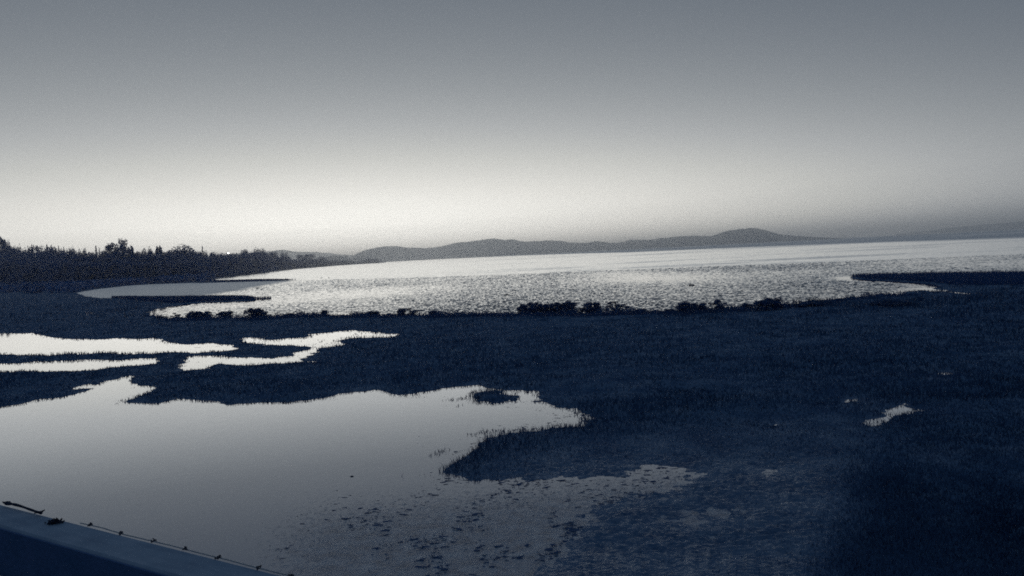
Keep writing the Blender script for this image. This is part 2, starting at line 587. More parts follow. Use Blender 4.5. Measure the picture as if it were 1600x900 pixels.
# marsh: one sheet on a polar grid, cut away under open water
rad = np.concatenate([np.geomspace(4, 10.5, 24)[:-1], np.geomspace(10.5, 62, 430)[:-1], np.geomspace(62, 420, 150)[:-1], np.geomspace(420, 3600, 70)])
az = np.linspace(math.radians(-52), math.radians(50), 960)
RR, AA = np.meshgrid(rad, az, indexing='ij')
X = (RR * np.sin(AA)).ravel(); Y = (RR * np.cos(AA)).ravel()
H, S, MUD, BIG = terrain(X, Y)
Fq = grid_faces(len(rad), len(az))
k = (S[Fq].max(1) > -0.9 - 0.004 * RR.ravel()[Fq[:, 0]])
V, Fk, used = keep_faces(np.stack([X, Y, H], -1), Fq, k)
me = mesh_np('marsh', V, Fk, M_MARSH, True)
wa = me.attributes.new('wet', 'FLOAT', 'POINT')
wa.data.foreach_set('value', np.clip(MUD[used] * 1.0 + 0.6 * np.exp(-np.abs(S[used]) * 4) * (RR.ravel()[used] < 40), 0, 1).astype(np.float32))
tag(link('marsh', me), kind='structure')

# pond sheets, each just under the rim of its own hollow
sub = np.ix_(np.arange(0, len(rad), 3), np.arange(0, len(az), 4))
RS, AS = RR[sub], AA[sub]
xs = (RS * np.sin(AS)).ravel(); ys = (RS * np.cos(AS)).ravel()
fs = grid_faces(*RS.shape)


def pond(P, grow, z, cut=None):
    s = sdf(P, xs, ys, 8.0)
    keep = s[fs].min(1) < grow
    if keep.sum() == 0:
        return
    v, f, us = keep_faces(np.stack([xs, ys, np.full_like(xs, z)], -1), fs, keep)
    me = mesh_np('pond', v, f, M_POND)
    u_, v_ = project(v[:, 0], v[:, 1], 0.0)
    sc = smooth(v_ + 0.10 * (u_ - 600), 730, 860) * smooth(u_, 330, 560)
    a = me.attributes.new('scum', 'FLOAT', 'POINT')
    a.data.foreach_set('value', sc.astype(np.float32))
    tag(link('pond', me), kind='structure')


pond(P_UPPER, 2.4, 0.0)
pond(P_STRIP, 2.4, 0.003)
pond(P_CREEK, 2.4, 0.006)
pond(P_BIG, 3.0, 0.009)
for P in POOLS:
    c = P.mean(0); e = P.max(0) - P.min(0)
    n = 14
    lo = P.min(0) - 0.8; hi = P.max(0) + 0.8
    gx, gy = np.meshgrid(np.linspace(lo[0], hi[0], n), np.linspace(lo[1], hi[1], n), indexing='ij')
    s = sdf(P, gx.ravel(), gy.ravel(), 3.0)
    ff = grid_faces(n, n)
    v, f, us = keep_faces(np.stack([gx.ravel(), gy.ravel(), np.full(n * n, -0.004)], -1), ff, s[ff].min(1) < 0.5)
    me = mesh_np('pool', v, f, M_POND)
    a = me.attributes.new('scum', 'FLOAT', 'POINT')
    a.data.foreach_set('value', np.full(len(v), 0.15, np.float32))
    tag(link('pool', me), kind='structure')

# shallows: short steep wavelets between the shore and the calm deep water
LINE = np.array([(-500, 476), (-200, 462), (100, 450), (330, 441), (440, 438.6), (540, 436), (660, 433), (780, 428.9), (980, 421), (1180, 413.8), (1390, 405), (1600, 396.6), (1900, 384.5)])
lw_ = at(LINE[:, 0], LINE[:, 1])
l_az = np.arctan2(lw_[:, 0], lw_[:, 1]); l_r = np.hypot(lw_[:, 0], lw_[:, 1])
azs = np.linspace(math.radians(-37), math.radians(38), 1250)
edge = np.interp(azs, l_az, l_r)
T = np.linspace(0, 1, 360)
r0 = np.full_like(edge, 44.0)
Rw = r0[None] * (edge / r0)[None] ** T[:, None]
Aw = np.broadcast_to(azs[None], Rw.shape)
xw = (Rw * np.sin(Aw)).ravel(); yw = (Rw * np.cos(Aw)).ravel()
sw = sdf(LAKE, xw, yw, 30.0)
uw, vw = project(xw, yw, 0.0)
calm = 0.65 * (1 - smooth(uw + 5.7 * (vw - 460) + 14 * fbm(xw * 0.15, yw * 0.1, 45, 3), 318, 352))
amp = 0.14 * (1 - calm) * smooth(-sw, 0.2, 3.0) * smooth(1 - np.repeat(T, len(azs)), 0, 0.02)
amp = amp * (0.75 + 0.5 * fbm(xw * 0.05, yw * 0.03, 41, 2))
off = smooth(Rw.ravel(), 75, 150)          # longer waves farther out
hw = amp * ((1 - off) * (0.4 * fbm(xw * 1.3, yw * 0.6, 31, 2, 0.6) + fbm(xw * 6.0, yw * 2.2, 37, 2, 0.7))
            + off * 1.6 * (fbm(xw * 4.0, yw * 1.1, 33, 2, 0.7) + 0.3 * fbm(xw * 0.4, yw * 0.16, 35, 2)))
hw = np.maximum(hw, -0.08)
fwv = grid_faces(*Rw.shape)
kw = sw[fwv].min(1) < 2.5
v, f, us = keep_faces(np.stack([xw, yw, hw], -1), fwv, kw)
me = mesh_np('shallow_water', v, f, M_RIPPLE, True)
a = me.attributes.new('ruffle', 'FLOAT', 'POINT')
a.data.foreach_set('value', (0.04 + 0.40 * (calm[us] / 0.65)).astype(np.float32))
tag(link('shallow_water', me), kind='structure')

# open lake from the edge of the shallows out to the horizon
azl = np.linspace(math.radians(-60), math.radians(60), 500)
edl = np.interp(azl, l_az, l_r) * 1.0
T = np.linspace(0, 1, 220)
Rl = edl[None] * (15500 / edl)[None] ** T[:, None]
xl = (Rl * np.sin(azl)[None]).ravel(); yl = (Rl * np.cos(azl)[None]).ravel()
me = mesh_np('lake', np.stack([xl, yl, np.full_like(xl, 0.0)], -1), grid_faces(*Rl.shape), M_LAKE)
Al = np.broadcast_to(azl[None], Rl.shape).ravel(); lr = np.log(Rl.ravel())
# a breeze darkens the far right of the lake, with slicks running across
rb = np.interp(Al, np.array([azim(q)[0] for q in (600, 780, 980, 1180, 1400, 1600, 1900)]), np.log([9000, 3000, 900, 720, 520, 400, 330]))
gust = smooth(lr - rb, -0.12, 0.22)
slick = fbm(Al * 5, lr * 9, 47, 4, 0.6)
ruf = 0.038 + 0.19 * gust * (1 - 0.3 * smooth(slick, 0.1, 0.4)) + 0.045 * smooth(slick, 0.05, 0.45) * (1 - gust) * smooth(Al, -0.2, 0.25)
a = me.attributes.new('ruffle', 'FLOAT', 'POINT')
a.data.foreach_set('value', ruf.astype(np.float32))
tag(link('lake', me), kind='structure')

# bed of lake and land, out to the horizon on every side
n = 96
ring = [(0, 0, -1.0)] + [(15900 * math.sin(2 * math.pi * i / n), 15900 * math.cos(2 * math.pi * i / n), -1.0) for i in range(n)]
mb = MB(); mb.add(ring, [(0, 1 + (i + 1) % n, 1 + i) for i in range(n)])
tag(mb.build('ground', M_BED), kind='structure')

# ------------------------------------------------------------------ hills
def hill(name, D, prof, depth, seed, base_pad=0.0):
    """ridge of hills: skyline read at distance D, with a front slope, crest and back"""
    p = np.array(prof, float)
    a = np.concatenate([azim(u) for u in p[:, 0]])
    hgt = (hor(p[:, 0]) - p[:, 1]) / F * D + CAM_H
    nc = 420
    aa = np.linspace(a[0], a[-1], nc)
    hh = np.interp(aa, a, hgt)
    fade = np.clip(hh / (0.012 * D), 0, 1)
    hh = hh + D * 0.00075 * fade * fbm(aa * 110, aa * 0, seed + 3, 4, 0.6)
    tt = np.linspace(0, 1, 34)
    Rg = D + (tt[:, None] - 0.5) * depth
    prof_r = np.sin(np.pi * tt) ** 0.8
    x = Rg * np.sin(aa)[None]; y = Rg * np.cos(aa)[None]
    nz = fbm(x / 260, y / 420, seed, 5, 0.55) * 0.16 + fbm(x / 60, y / 90, seed + 9, 3) * 0.03
    k_ = prof_r[:, None]
    z = hh[None] * np.clip(k_ + nz * (1 - k_ ** 6) * k_, 0, None) - 0.6
    v = np.stack([x, y, z], -1).reshape(-1, 3)
    return tag(link(name, mesh_np(name, v, grid_faces(*x.shape), M_HILL, True)), kind='structure')


MAIN = [(538, 411), (545, 404), (552, 400), (560, 396), (568, 392.5), (576, 389.7), (590, 387), (605, 385), (620, 385), (635, 386.5), (650, 387), (660, 387),
        (667, 388.3), (675, 387), (690, 385), (705, 381.5), (715, 379), (727, 378), (735, 377), (745, 375.5), (760, 374),
        (772, 373), (780, 373.5), (790, 375), (802, 374), (815, 376.5), (825, 377.5), (835, 376.5), (845, 377), (855, 376),
        (865, 375.5), (875, 376.5), (890, 378.5), (905, 379.5), (920, 379), (932, 376.5), (945, 378), (955, 379.5),
        (965, 379.5), (975, 378), (985, 375), (1000, 374.5), (1015, 374.5), (1025, 374), (1035, 372), (1050, 371),
        (1065, 369.5), (1085, 368.5), (1100, 369.5), (1110, 369.5), (1120, 367), (1130, 363), (1140, 360.5), (1155, 358.5),
        (1165, 358), (1180, 357.5), (1190, 358.5), (1200, 361), (1212, 364.5), (1225, 367), (1240, 368.5), (1265, 370), (1300, 371.5), (1330, 372)]
hill('hills', 6000, MAIN, 1500, 51)
hill('far_hills', 8800, [(300, 404), (360, 399), (400, 395), (425, 393), (432, 392), (440, 391.2), (446, 391), (452, 392), (460, 393.5), (475, 394),
                      (490, 394.5), (505, 395.5), (515, 395.5), (525, 397), (540, 398.3), (548, 399), (570, 402), (600, 407)], 1800, 61)
hill('headland', 4300, [(496, 411), (505, 404), (510, 401.5), (516, 400.4), (524, 400), (535, 400.3), (543, 400), (546, 403.6), (555, 403.8),
                        (557, 401), (562, 402.2), (567, 401.2), (570, 403.8), (585, 405.5), (600, 408), (615, 409)], 300, 71)
hill('far_headland', 11500, [(1400, 366), (1450, 361), (1490, 356), (1520, 353.5), (1560, 350.5), (1600, 347.5), (1680, 343.5), (1800, 338), (1900, 335)], 1600, 81)


# ------------------------------------------------------------------ foliage builders
def leaf_quads(cen, size, seed, tall=1.0):
    r = np.random.default_rng(seed)
    n = len(cen)
    a = r.normal(size=(n, 3)); a /= np.linalg.norm(a, axis=1)[:, None]
    b = np.cross(a, r.normal(size=(n, 3))); b /= np.linalg.norm(b, axis=1)[:, None]
    s = size * r.uniform(0.55, 1.3, n)[:, None]
    v = np.stack([cen - a * s, cen + b * s * 0.55, cen + a * s * tall, cen - b * s * 0.55], 1).reshape(-1, 3)
    return v, np.arange(4 * n).reshape(-1, 4)


def crown_mesh(name, seed, kind, n, leaf, mat):
    """unit crown: height 1, width about 1"""
    r = np.random.default_rng(seed)
    blobs = []
    if kind == 'dome':
        for _ in range(44):
            z = r.uniform(0.10, 0.88)
            w = 0.40 * math.sqrt(max(0.0, 1 - (abs(z - 0.42) / 0.52) ** (4 if z > 0.42 else 2)))
            t = r.uniform(0, 6.28); q = w * math.sqrt(r.uniform(0.15, 1))
            blobs.append((q * math.cos(t), q * math.sin(t), z, r.uniform(0.11, 0.17)))
    elif kind == 'peak':
        for _ in range(46):
            z = r.uniform(0.12, 0.95)
            w = 0.42 * min(1.0, ((1 - z) / 0.32) ** 0.75) * (1 if z < 0.84 else 0.8) + 0.02
            t = r.uniform(0, 6.28); q = w * math.sqrt(r.uniform(0.1, 1))
            blobs.append((q * math.cos(t), q * math.sin(t), z, r.uniform(0.06, 0.13)))
    elif kind == 'ragged':
        for _ in range(20):
            z = 0.15 + 0.8 * r.uniform(0, 1) ** 0.8
            w = 0.42 * (0.5 + 0.5 * math.sin(3 * z))
            t = r.uniform(0, 6.28); q = w * math.sqrt(r.uniform(0.2, 1))
            blobs.append((q * math.cos(t), q * math.sin(t), z, r.uniform(0.05, 0.12)))
    if kind == 'spire':
        c = []
        z = 0.08
        while z < 0.97:
            w = 0.5 * (1 - z) ** 0.85 * r.uniform(0.75, 1.1) + 0.012
            for j in range(10):
                t = r.uniform(0, 6.28); L = w * r.uniform(0.7, 1)
                for q in np.linspace(0.1, 1, 6):
                    c.append((L * q * math.cos(t), L * q * math.sin(t), z - 0.05 * q * (1 - z) + r.normal() * 0.006))
            z += 0.045
        cen = np.array(c)
    else:
        B = np.array(blobs)
        i = r.choice(len(B), n, p=B[:, 3] ** 2 / (B[:, 3] ** 2).sum())
        d = r.normal(size=(n, 3)); d /= np.linalg.norm(d, axis=1)[:, None]
        cen = B[i, :3] + d * B[i, 3][:, None] * (r.uniform(0.25, 1.08, n) ** 0.5)[:, None]
    v, f = leaf_quads(cen, leaf, seed + 1)
    return mesh_np(name, v, f, mat)


def trunk_mesh(name, seed, top, mat, r0=0.025, limbs=6):
    r = random.Random(seed)
    m = MB()
    p = (0, 0, -0.02)
    pts = [p]
    for q in range(1, 6):
        pts.append((r.uniform(-0.012, 0.012), r.uniform(-0.012, 0.012), top * q / 5))
    for q in range(5):
        m.tube(pts[q], pts[q + 1], r0 * (1 - 0.16 * q), r0 * (1 - 0.16 * (q + 1)), 6, q in (0, 4))
    for q in range(limbs):
        z = top * r.uniform(0.35, 0.95); t = r.uniform(0, 6.28); L = r.uniform(0.15, 0.3)
        m.tube((0, 0, z), (L * math.cos(t), L * math.sin(t), z + L * r.uniform(0.3, 0.9)), r0 * 0.4, r0 * 0.12, 4)
    me = bpy.data.meshes.new(name)
    me.from_pydata(m.v, [], m.f); me.update(); me.materials.append(mat)
    return me


CROWNS = {k_: [crown_mesh('crown', 100 + 10 * i + j, k_, 3600, lf, M_TREE) for j in range(nv)]
          for i, (k_, nv, lf) in enumerate((('dome', 5, 0.026), ('peak', 3, 0.026), ('ragged', 3, 0.025), ('spire', 3, 0.030)))}
TRUNKS = [trunk_mesh('trunk', 5 + j, 0.75, M_BARK) for j in range(3)]
SPTRUNK = trunk_mesh('trunk', 15, 0.97, M_BARK, 0.016, 0)


def ground_z(x, y):
    return float(terrain(np.array([x]), np.array([y]))[0][0])


def tree(u, D, top_v, wpx, kind, label, group=None, var=None, sink=0.0):
    p = polar(u, D)
    gz = ground_z(*p)
    h = (float(hor(u)) - top_v) / F * D + CAM_H - gz
    w = wpx / F * D
    name = 'conifer_tree' if kind == 'spire' else 'broadleaf_tree'
    t = empty(name, (p[0], p[1], gz), label, 'tree', group)
    t.rotation_euler = (0, 0, random.uniform(0, 6.28))
    t.scale = (w, w, h)
    j = random.randrange(len(CROWNS[kind])) if var is None else var
    link('crown', CROWNS[kind][j], t)
    tr = link('trunk', SPTRUNK if kind == 'spire' else TRUNKS[j % 3], t)
    return t


DIST = np.array([(-160, 720), (0, 640), (50, 540), (100, 470), (200, 430), (250, 430), (300, 450), (345, 520), (400, 700), (450, 1100), (480, 1380), (520, 1730), (560, 2070), (600, 2230)], float)


def tdist(u):
    return float(np.interp(u, DIST[:, 0], DIST[:, 1]))


NAMED = [
    (2, 382, 22, 'ragged', 'dark ragged tree cut by the left edge of the picture'),
    (14, 386, 13, 'dome', 'pale thin-leaved tree next to the dark ragged tree at the far left'),
    (30, 390, 12, 'dome', 'small flat-crowned tree right of the pale tree at the far left'),
    (77, 386.5, 7, 'spire', 'conifer with the fullest top in the row of thin spires on the far left treeline'),
    (84, 387, 4, 'spire', 'slim conifer touching the right side of the fullest spire on the far left treeline'),
    (95, 388, 4.5, 'spire', 'dark thin conifer standing alone between two gaps in the row of far left spires'),
    (103, 389.5, 4, 'spire', 'last conifer on the right of the far left row of spires'),
    (68, 388, 4, 'spire', 'short conifer just left of the fullest spire on the far left treeline'),
    (53.5, 387, 4, 'spire', 'tall thin conifer second from the left of the far left row of spires'),
    (47.5, 389, 3.5, 'spire', 'shortest conifer at the left end of the far left row of spires'),
    (61, 388, 3.5, 'spire', 'thin conifer midway along the left half of the far left row of spires'),
    (115, 391, 12, 'dome', 'low domed tree right of the row of thin spires'),
    (131, 394, 14, 'dome', 'low wide tree in the dip before the paired conifers'),
    (153, 387, 6, 'spire', 'taller of two close conifers left of the peaked trees'),
    (158, 389.5, 4, 'spire', 'shorter of two close conifers left of the peaked trees'),
    (177.5, 384.5, 27, 'peak', 'peaked tree standing just left of the tallest tree on the left treeline'),
    (195.5, 380.5, 36, 'peak', 'tallest tree on the left treeline with a narrow top and broad shoulders'),
    (208, 388.5, 11, 'ragged', 'bushy tree against the right shoulder of the tallest tree'),
    (231, 389.5, 16, 'dome', 'rounded tree in the middle of the group between the tallest tree and the great dome'),
    (251, 388, 13, 'ragged', 'tree with a tufted top just left of the great domed tree'),
    (290, 384.5, 40, 'dome', 'great wide domed tree on the left treeline'),
    (318.5, 385, 6, 'spire', 'lone dark conifer right of the great domed tree'),
    (383, 390.5, 14, 'dome', 'rounded tree left of the last high dome before the trees descend to the water'),
    (407, 388, 20, 'dome', 'last high dome before the treeline descends to the water'),
    (428, 392.8, 15, 'dome', 'broad tree on the slope where the treeline starts to descend'),
    (446, 395, 15, 'dome', 'tree left of the notch in the descending treeline'),
    (470, 398, 13, 'dome', 'first tree right of the notch in the descending treeline'),
    (484, 397, 20, 'dome', 'broadest tree on the last wooded rise by the water'),
    (503, 400.3, 14, 'dome', 'low tree at the end of the last wooded rise by the water'),
    (537, 406, 6, 'dome', 'tiny tree on the thin low point reaching into the lake'),
    (574, 404, 14, 'dome', 'left one of two low trees at the tip of the point in the lake'),
    (586, 404.3, 13, 'dome', 'right one of two low trees at the tip of the point in the lake'),
]
for u, tv, wp, kd, lb in NAMED:
    tree(u, tdist(u), tv, wp * (2.2 if kd == 'spire' else 1.2), kd, lb)

SKYL = np.array([(-160, 386), (0, 388), (40, 394), (60, 391), (90, 391), (125, 395), (150, 395.5), (165, 395), (185, 391), (220, 394), (245, 391), (265, 393), (280, 390),
                 (305, 391), (325, 394), (372, 393.5), (392, 393), (410, 392), (430, 396), (450, 399), (461, 403), (475, 401), (495, 402), (512, 405.5), (520, 406.2), (545, 406.6), (565, 407), (598, 408.2)], float)
FILL_LABEL = 'dark leafy tree merged into the solid wall of woodland on the left shore'
FILL_GROUP = 'trees of the left shore woodland'
u = -150.0
while u < 596:
    step = np.interp(u, [0, 350, 510], [9, 7, 5.5])
    for row, (df, dy) in enumerate(((1.0, 0.8), (0.94, 7.0), (0.88, 15.0))):
        uu = u + random.uniform(-3, 3) + row * 3
        D = tdist(uu) * df
        if uu > 330 and row == 2:
            continue
        if uu > 420 and row == 1:
            dy = 5
        if uu > 515 and row > 0:
            continue
        tv = float(np.interp(uu, SKYL[:, 0], SKYL[:, 1])) + (dy if uu < 515 else 0) + random.uniform(0.3, 3.0) * (1 if uu < 505 else 0.3)
        wp = random.uniform(20, 32) * np.interp(uu, [0, 380, 510, 560], [1.1, 0.8, 0.65, 0.35])
        tree(uu, D, tv, wp, random.choice(['dome', 'dome', 'dome', 'peak']), FILL_LABEL, FILL_GROUP)
    u += step

# undergrowth in front of the woodland: one mass
cen = []
for _ in range(2600):
    uu = random.uniform(-170, 515)
    D = tdist(uu) * (0.97 - 0.5 * random.random() ** 2) if uu < 330 else tdist(uu) * random.uniform(0.90, 0.985)
    p = polar(uu, D)
    cen.append((p[0], p[1], D))
cen = np.array(cen)
hz, s_, _, _ = terrain(cen[:, 0], cen[:, 1])
ok = s_ > 1.5
cen = cen[ok]; hz = hz[ok]
vs, fs_ = [], []
rr = np.random.default_rng(3)
for (x, y, D), z in zip(cen, hz):
    r_ = rr.uniform(1.2, 3.6) * np.clip(D / 500, 0.7, 1.6)
    d = rr.normal(size=(30, 3)); d /= np.linalg.norm(d, axis=1)[:, None]
    c = np.array([x, y, z + r_ * 0.5]) + d * r_ * np.array([1, 1, 0.75]) * rr.uniform(0.5, 1, 30)[:, None]
    vs.append(c)
c = np.concatenate(vs)
v, f = leaf_quads(c, 0.6, 9)
tag(link('undergrowth', mesh_np('undergrowth', v, f, M_TREE)), 'dark scrub along the foot of the left shore woodland', 'undergrowth', kind='stuff')

# ------------------------------------------------------------------ shrubs along the lake edge
def shrub_meshes(seed, n, sparse):
    r = np.random.default_rng(seed)
    m = MB()
    tips = []
    for _ in range(12 if not sparse else 9):
        t = r.uniform(0, 6.28); q = r.uniform(0.05, 0.42); z = r.uniform(0.5, 0.92) * (1 - 0.5 * (q / 0.5) ** 2)
        mid = (q * 0.45 * math.cos(t), q * 0.45 * math.sin(t), z * 0.5)
        tip = (q * math.cos(t), q * math.sin(t), z)
        m.tube((0.02 * math.cos(t), 0.02 * math.sin(t), -0.03), mid, 0.016, 0.011, 4)
        m.tube(mid, tip, 0.011, 0.004, 4)
        tips.append(tip); tips.append(mid)
        for _ in range(2):
            t2 = t + r.normal() * 0.7
            tp = (tip[0] + 0.13 * math.cos(t2), tip[1] + 0.13 * math.sin(t2), min(1.0, tip[2] + r.uniform(0.0, 0.13)))
            m.tube(mid, tp, 0.007, 0.003, 3)
            tips.append(tp)
    me = bpy.data.meshes.new('stems'); me.from_pydata(m.v, [], m.f); me.update(); me.materials.append(M_BARK)
    tips = np.array(tips)
    if not sparse:      # leafy right down to the ground
        k = 44
        t = r.uniform(0, 6.28, k); zc = r.uniform(0.0, 0.84, k) ** 1.25
        w = 0.46 * np.sqrt(np.clip(1 - ((zc - 0.15) / 0.82) ** 2, 0.02, 1)) * np.sqrt(r.uniform(0.2, 1, k))
        tips = np.concatenate([tips, np.stack([w * np.cos(t), w * np.sin(t), zc], -1)])
    i = r.integers(0, len(tips), n)
    d = r.normal(size=(n, 3)); d /= np.linalg.norm(d, axis=1)[:, None]
    rad_ = 0.15 if not sparse else 0.12
    c = tips[i] + d * rad_ * (r.uniform(0, 1, n) ** 0.4)[:, None]
    c[:, 2] = np.clip(c[:, 2], 0.0, 1.02)
    v, f = leaf_quads(c, 0.052, seed + 5, 1.3)
    return mesh_np('foliage', v, f, M_LEAF), me


SHRUBS = [shrub_meshes(200 + j, 2600, False) for j in range(5)] + [shrub_meshes(230 + j, 700, True) for j in range(3)]
SHRUB_LIST = [   # u, top v, foot v, width px, sparse, label
    (253, 488, 497, 14, 0, 'low shrub farthest left on the lake edge'),
    (275, 484, 497, 11, 1, 'pale sparse shrub left of the double shrub on the lake edge'),
    (303, 482, 498, 18, 0, 'left half of the dense double shrub on the left lake edge'),
    (318, 482, 498, 18, 0, 'right half of the dense double shrub on the left lake edge'),
    (353, 481, 496, 17, 0, 'isolated round shrub with water gleaming on both sides at the left'),
    (399, 477.5, 499, 24, 0, 'tall dark shrub at the end of the left water gleam'),
    (450, 486.5, 496, 14, 0, 'small round shrub right of the tall dark left shrub'),
    (507, 482.5, 494, 9, 0, 'small pointed shrub on the flat bank left of centre'),
    (581, 485, 494, 20, 0, 'low mound shrub on the bank below the smooth water'),
    (627, 480, 494, 11, 0, 'narrow upright shrub beside the arching twigs'),
    (642, 481.5, 494, 26, 1, 'wide sparse shrub with arching twigs'),
    (676, 484.5, 494, 10, 0, 'small pointed shrub right of the arching twigs'),
    (818, 475.5, 492, 16, 0, 'round shrub at the left end of the central thicket'),
    (834, 472, 492, 17, 0, 'second shrub of the central thicket after the gleaming gap'),
    (852, 472, 492, 20, 0, 'flat-topped shrub in the middle of the central thicket'),
    (868, 472, 492, 20, 0, 'flat-topped shrub right of the middle of the central thicket'),
    (887, 469.5, 491, 21, 0, 'tallest shrub at the right end of the central thicket'),
    (908, 479, 491, 12, 1, 'thin low shrub in the gap right of the central thicket'),
    (925, 471.5, 491, 25, 0, 'dome-shaped shrub standing alone right of the central thicket'),
    (962, 470.5, 490, 30, 1, 'straggly open shrub right of the dome-shaped shrub'),
    (1000, 481, 490, 17, 0, 'low mound shrub right of the straggly open shrub'),
    (1048, 480.5, 488, 14, 0, 'low shrub left of the twin shrubs'),
    (1070, 469.5, 488, 22, 0, 'left of the twin round shrubs on the right of centre bank'),
    (1092, 471, 488, 22, 0, 'right of the twin round shrubs on the right of centre bank'),
    (1126, 464, 486, 25, 1, 'tall fan-shaped shrub with open stems'),
    (1168, 470, 484, 18, 0, 'smaller shrub between the fan-shaped and the biggest shrub'),
    (1196, 464, 485, 26, 0, 'left side of the biggest dark shrub on the lake edge'),
    (1208, 461, 485, 26, 0, 'top of the biggest dark shrub on the lake edge'),
    (1250, 466, 480, 30, 1, 'spreading low shrub right of the biggest shrub'),
    (1272, 466, 479, 26, 0, 'low dark shrub beside the muddy gleams on the right'),
    (1390, 459, 476, 44, 0, 'broad dark shrub under the channel on the right'),
    (1330, 468, 477, 24, 1, 'thin low shrub amid the muddy gleams on the right'),
]
for k_, (u, tv, bv, wp, sp, lb) in enumerate(SHRUB_LIST):
    p = at(u, bv, 0.05)[0]
    d = np.hypot(*p)
    gz = ground_z(*p)
    h = CAM_H - (tv - float(hor(u))) / F * d - gz
    w = wp / F * d * 1.3
    t = empty('shrub', (p[0], p[1], gz), lb, 'shrub', 'shrubs along the lake edge')
    t.scale = (w, w, h)
    t.rotation_euler = (0, 0, random.uniform(0, 6.28))
    fo, st = SHRUBS[(5 + k_ % 3) if sp else k_ % 5]
    link('foliage', fo, t)
    link('stems', st, t)


# sedge and seedling scrub: a ragged low fringe along the lake edge
uu = RNG.uniform(236, 1430, 720)
ev = np.interp(uu, [230, 260, 320, 395, 470, 600, 760, 850, 1000, 1150, 1280, 1330, 1430], [489, 496, 496, 496, 492, 491.5, 490, 489.5, 487, 481.5, 471, 464, 457])
cl = fbm(uu / 38.0, uu * 0, 95, 3)
pp = at(uu, ev + RNG.uniform(0.3, 5.0, 720), 0.1)
zz_, ss_, _, _ = terrain(pp[:, 0], pp[:, 1])
cs = []
for (x, y), z, c_, s1 in zip(pp, zz_, cl, ss_):
    if s1 < 0.1:
        continue
    hgt = max(0.12, 0.24 + 0.30 * c_) * RNG.uniform(0.6, 1.4); wid = RNG.uniform(0.4, 1.1)
    k_ = int(70 * wid)
    q = RNG.normal(size=(k_, 2)) * wid * 0.42
    top = hgt * np.exp(-(q ** 2).sum(1) / (wid * 0.6) ** 2)
    cs.append(np.stack([x + q[:, 0], y + q[:, 1], z + top * RNG.uniform(0.1, 1, k_)], -1))
v, f = leaf_quads(np.concatenate(cs), 0.05, 12, 1.6)
tag(link('sedge', mesh_np('sedge', v, f, M_LEAF)), 'low ragged sedge and seedling scrub fringing the lake edge', 'sedge', kind='stuff')

# ------------------------------------------------------------------ grass and reeds
def blades(name, x, y, z, h, w, lean, mat, label, cat):
    n = len(x)
    t = RNG.uniform(0, 2 * math.pi, n)
    a = RNG.uniform(0, 2 * math.pi, n)
    l = RNG.uniform(0.1, 1, n) * lean * h
    b = np.stack([x, y, z - 0.02], -1)
    wv = np.stack([np.cos(t), np.sin(t), 0 * t], -1) * (w / 2)[:, None]
    lv = np.stack([np.cos(a), np.sin(a), 0 * a], -1) * l[:, None]
    up = np.array([0, 0, 1.0])
    m = b + lv * 0.35 + up * (h * 0.55)[:, None]
    tip = b + lv + up * (h * RNG.uniform(0.85, 1, n))[:, None]
    v = np.stack([b - wv, b + wv, m + wv * 0.7, tip, m - wv * 0.7], 1).reshape(-1, 3)
    i = np.arange(n)[:, None] * 5
    f = np.concatenate([i + np.array([[0, 1, 2, 4]]), i + np.array([[4, 2, 3, 3]])])
    # second face is a triangle: keep the two lists apart
    me = bpy.data.meshes.new(name)
    me.vertices.add(len(v)); me.vertices.foreach_set('co', v.astype(np.float32).ravel())
    q = (i + np.array([[0, 1, 2, 4]])); tr = (i + np.array([[4, 2, 3]]))
    loops = np.concatenate([q.ravel(), tr.ravel()]).astype(np.int32)
    me.loops.add(len(loops)); me.loops.foreach_set('vertex_index', loops)
    st = np.concatenate([np.arange(n) * 4, 4 * n + np.arange(n) * 3]).astype(np.int32)
    me.polygons.add(2 * n); me.polygons.foreach_set('loop_start', st)
    me.update(calc_edges=True)
    me.materials.append(mat)
    return tag(link(name, me), label, cat, kind='stuff')


N = 320000
u = RNG.uniform(-140, 1740, N)
v = 440 + (RNG.uniform(0, 1, N) ** 1.0) * 540
v = np.maximum(v, hor(u) + 18)
P = at(u, v)
x, y = P[:, 0], P[:, 1]
hz, s_, mud_, _ = terrain(x, y)
r_ = np.hypot(x, y)
patch = fbm(x * 0.35, y * 0.35, 77, 4)
hh = (0.13 + 0.10 * patch) * (1 - 0.45 * smooth(s_, 0, -0.2))
hh = np.where(v > 600, hh * (0.75 + 0.25 * smooth(patch, -0.2, 0.4)), hh)
hh = hh * (1 - 0.72 * mud_)
hh = hh * (1 + 2.6 * smooth(v, 455, 470) * (1 - smooth(v, 492, 506)) * smooth(fbm(x * 0.3, y * 0.6, 83, 4), -0.1, 0.45))
tuft = smooth(fbm(x * 1.1, y * 1.6, 85, 4, 0.6), 0.05, 0.35)
right = smooth(u + 0.25 * (v - 780) + 25 * patch, 1290, 1450) * smooth(v, 670, 790)
hh = hh * (1 + 0.25 * right)
keep = (s_ > np.where(v > 500, 0.03 - (0.75 + 1.3 * (v < 582) * (u > 290)) * tuft, 0.03)) & ((hz > -0.01) | (s_ < 0.03)) & (r_ < 330) & (RNG.uniform(0, 1, N) > 0.8 * mud_)
x, y, hz, hh, r_ = x[keep], y[keep], hz[keep], hh[keep], r_[keep]
hz = np.maximum(hz, -0.01)
blades('marsh_grass', x, y, hz, hh * RNG.uniform(0.6, 1.25, len(x)), np.clip(r_ * 0.0009, 0.010, 0.09), 0.9, M_GRASS,
       'dark matted salt marsh grass covering the flats', 'grass')

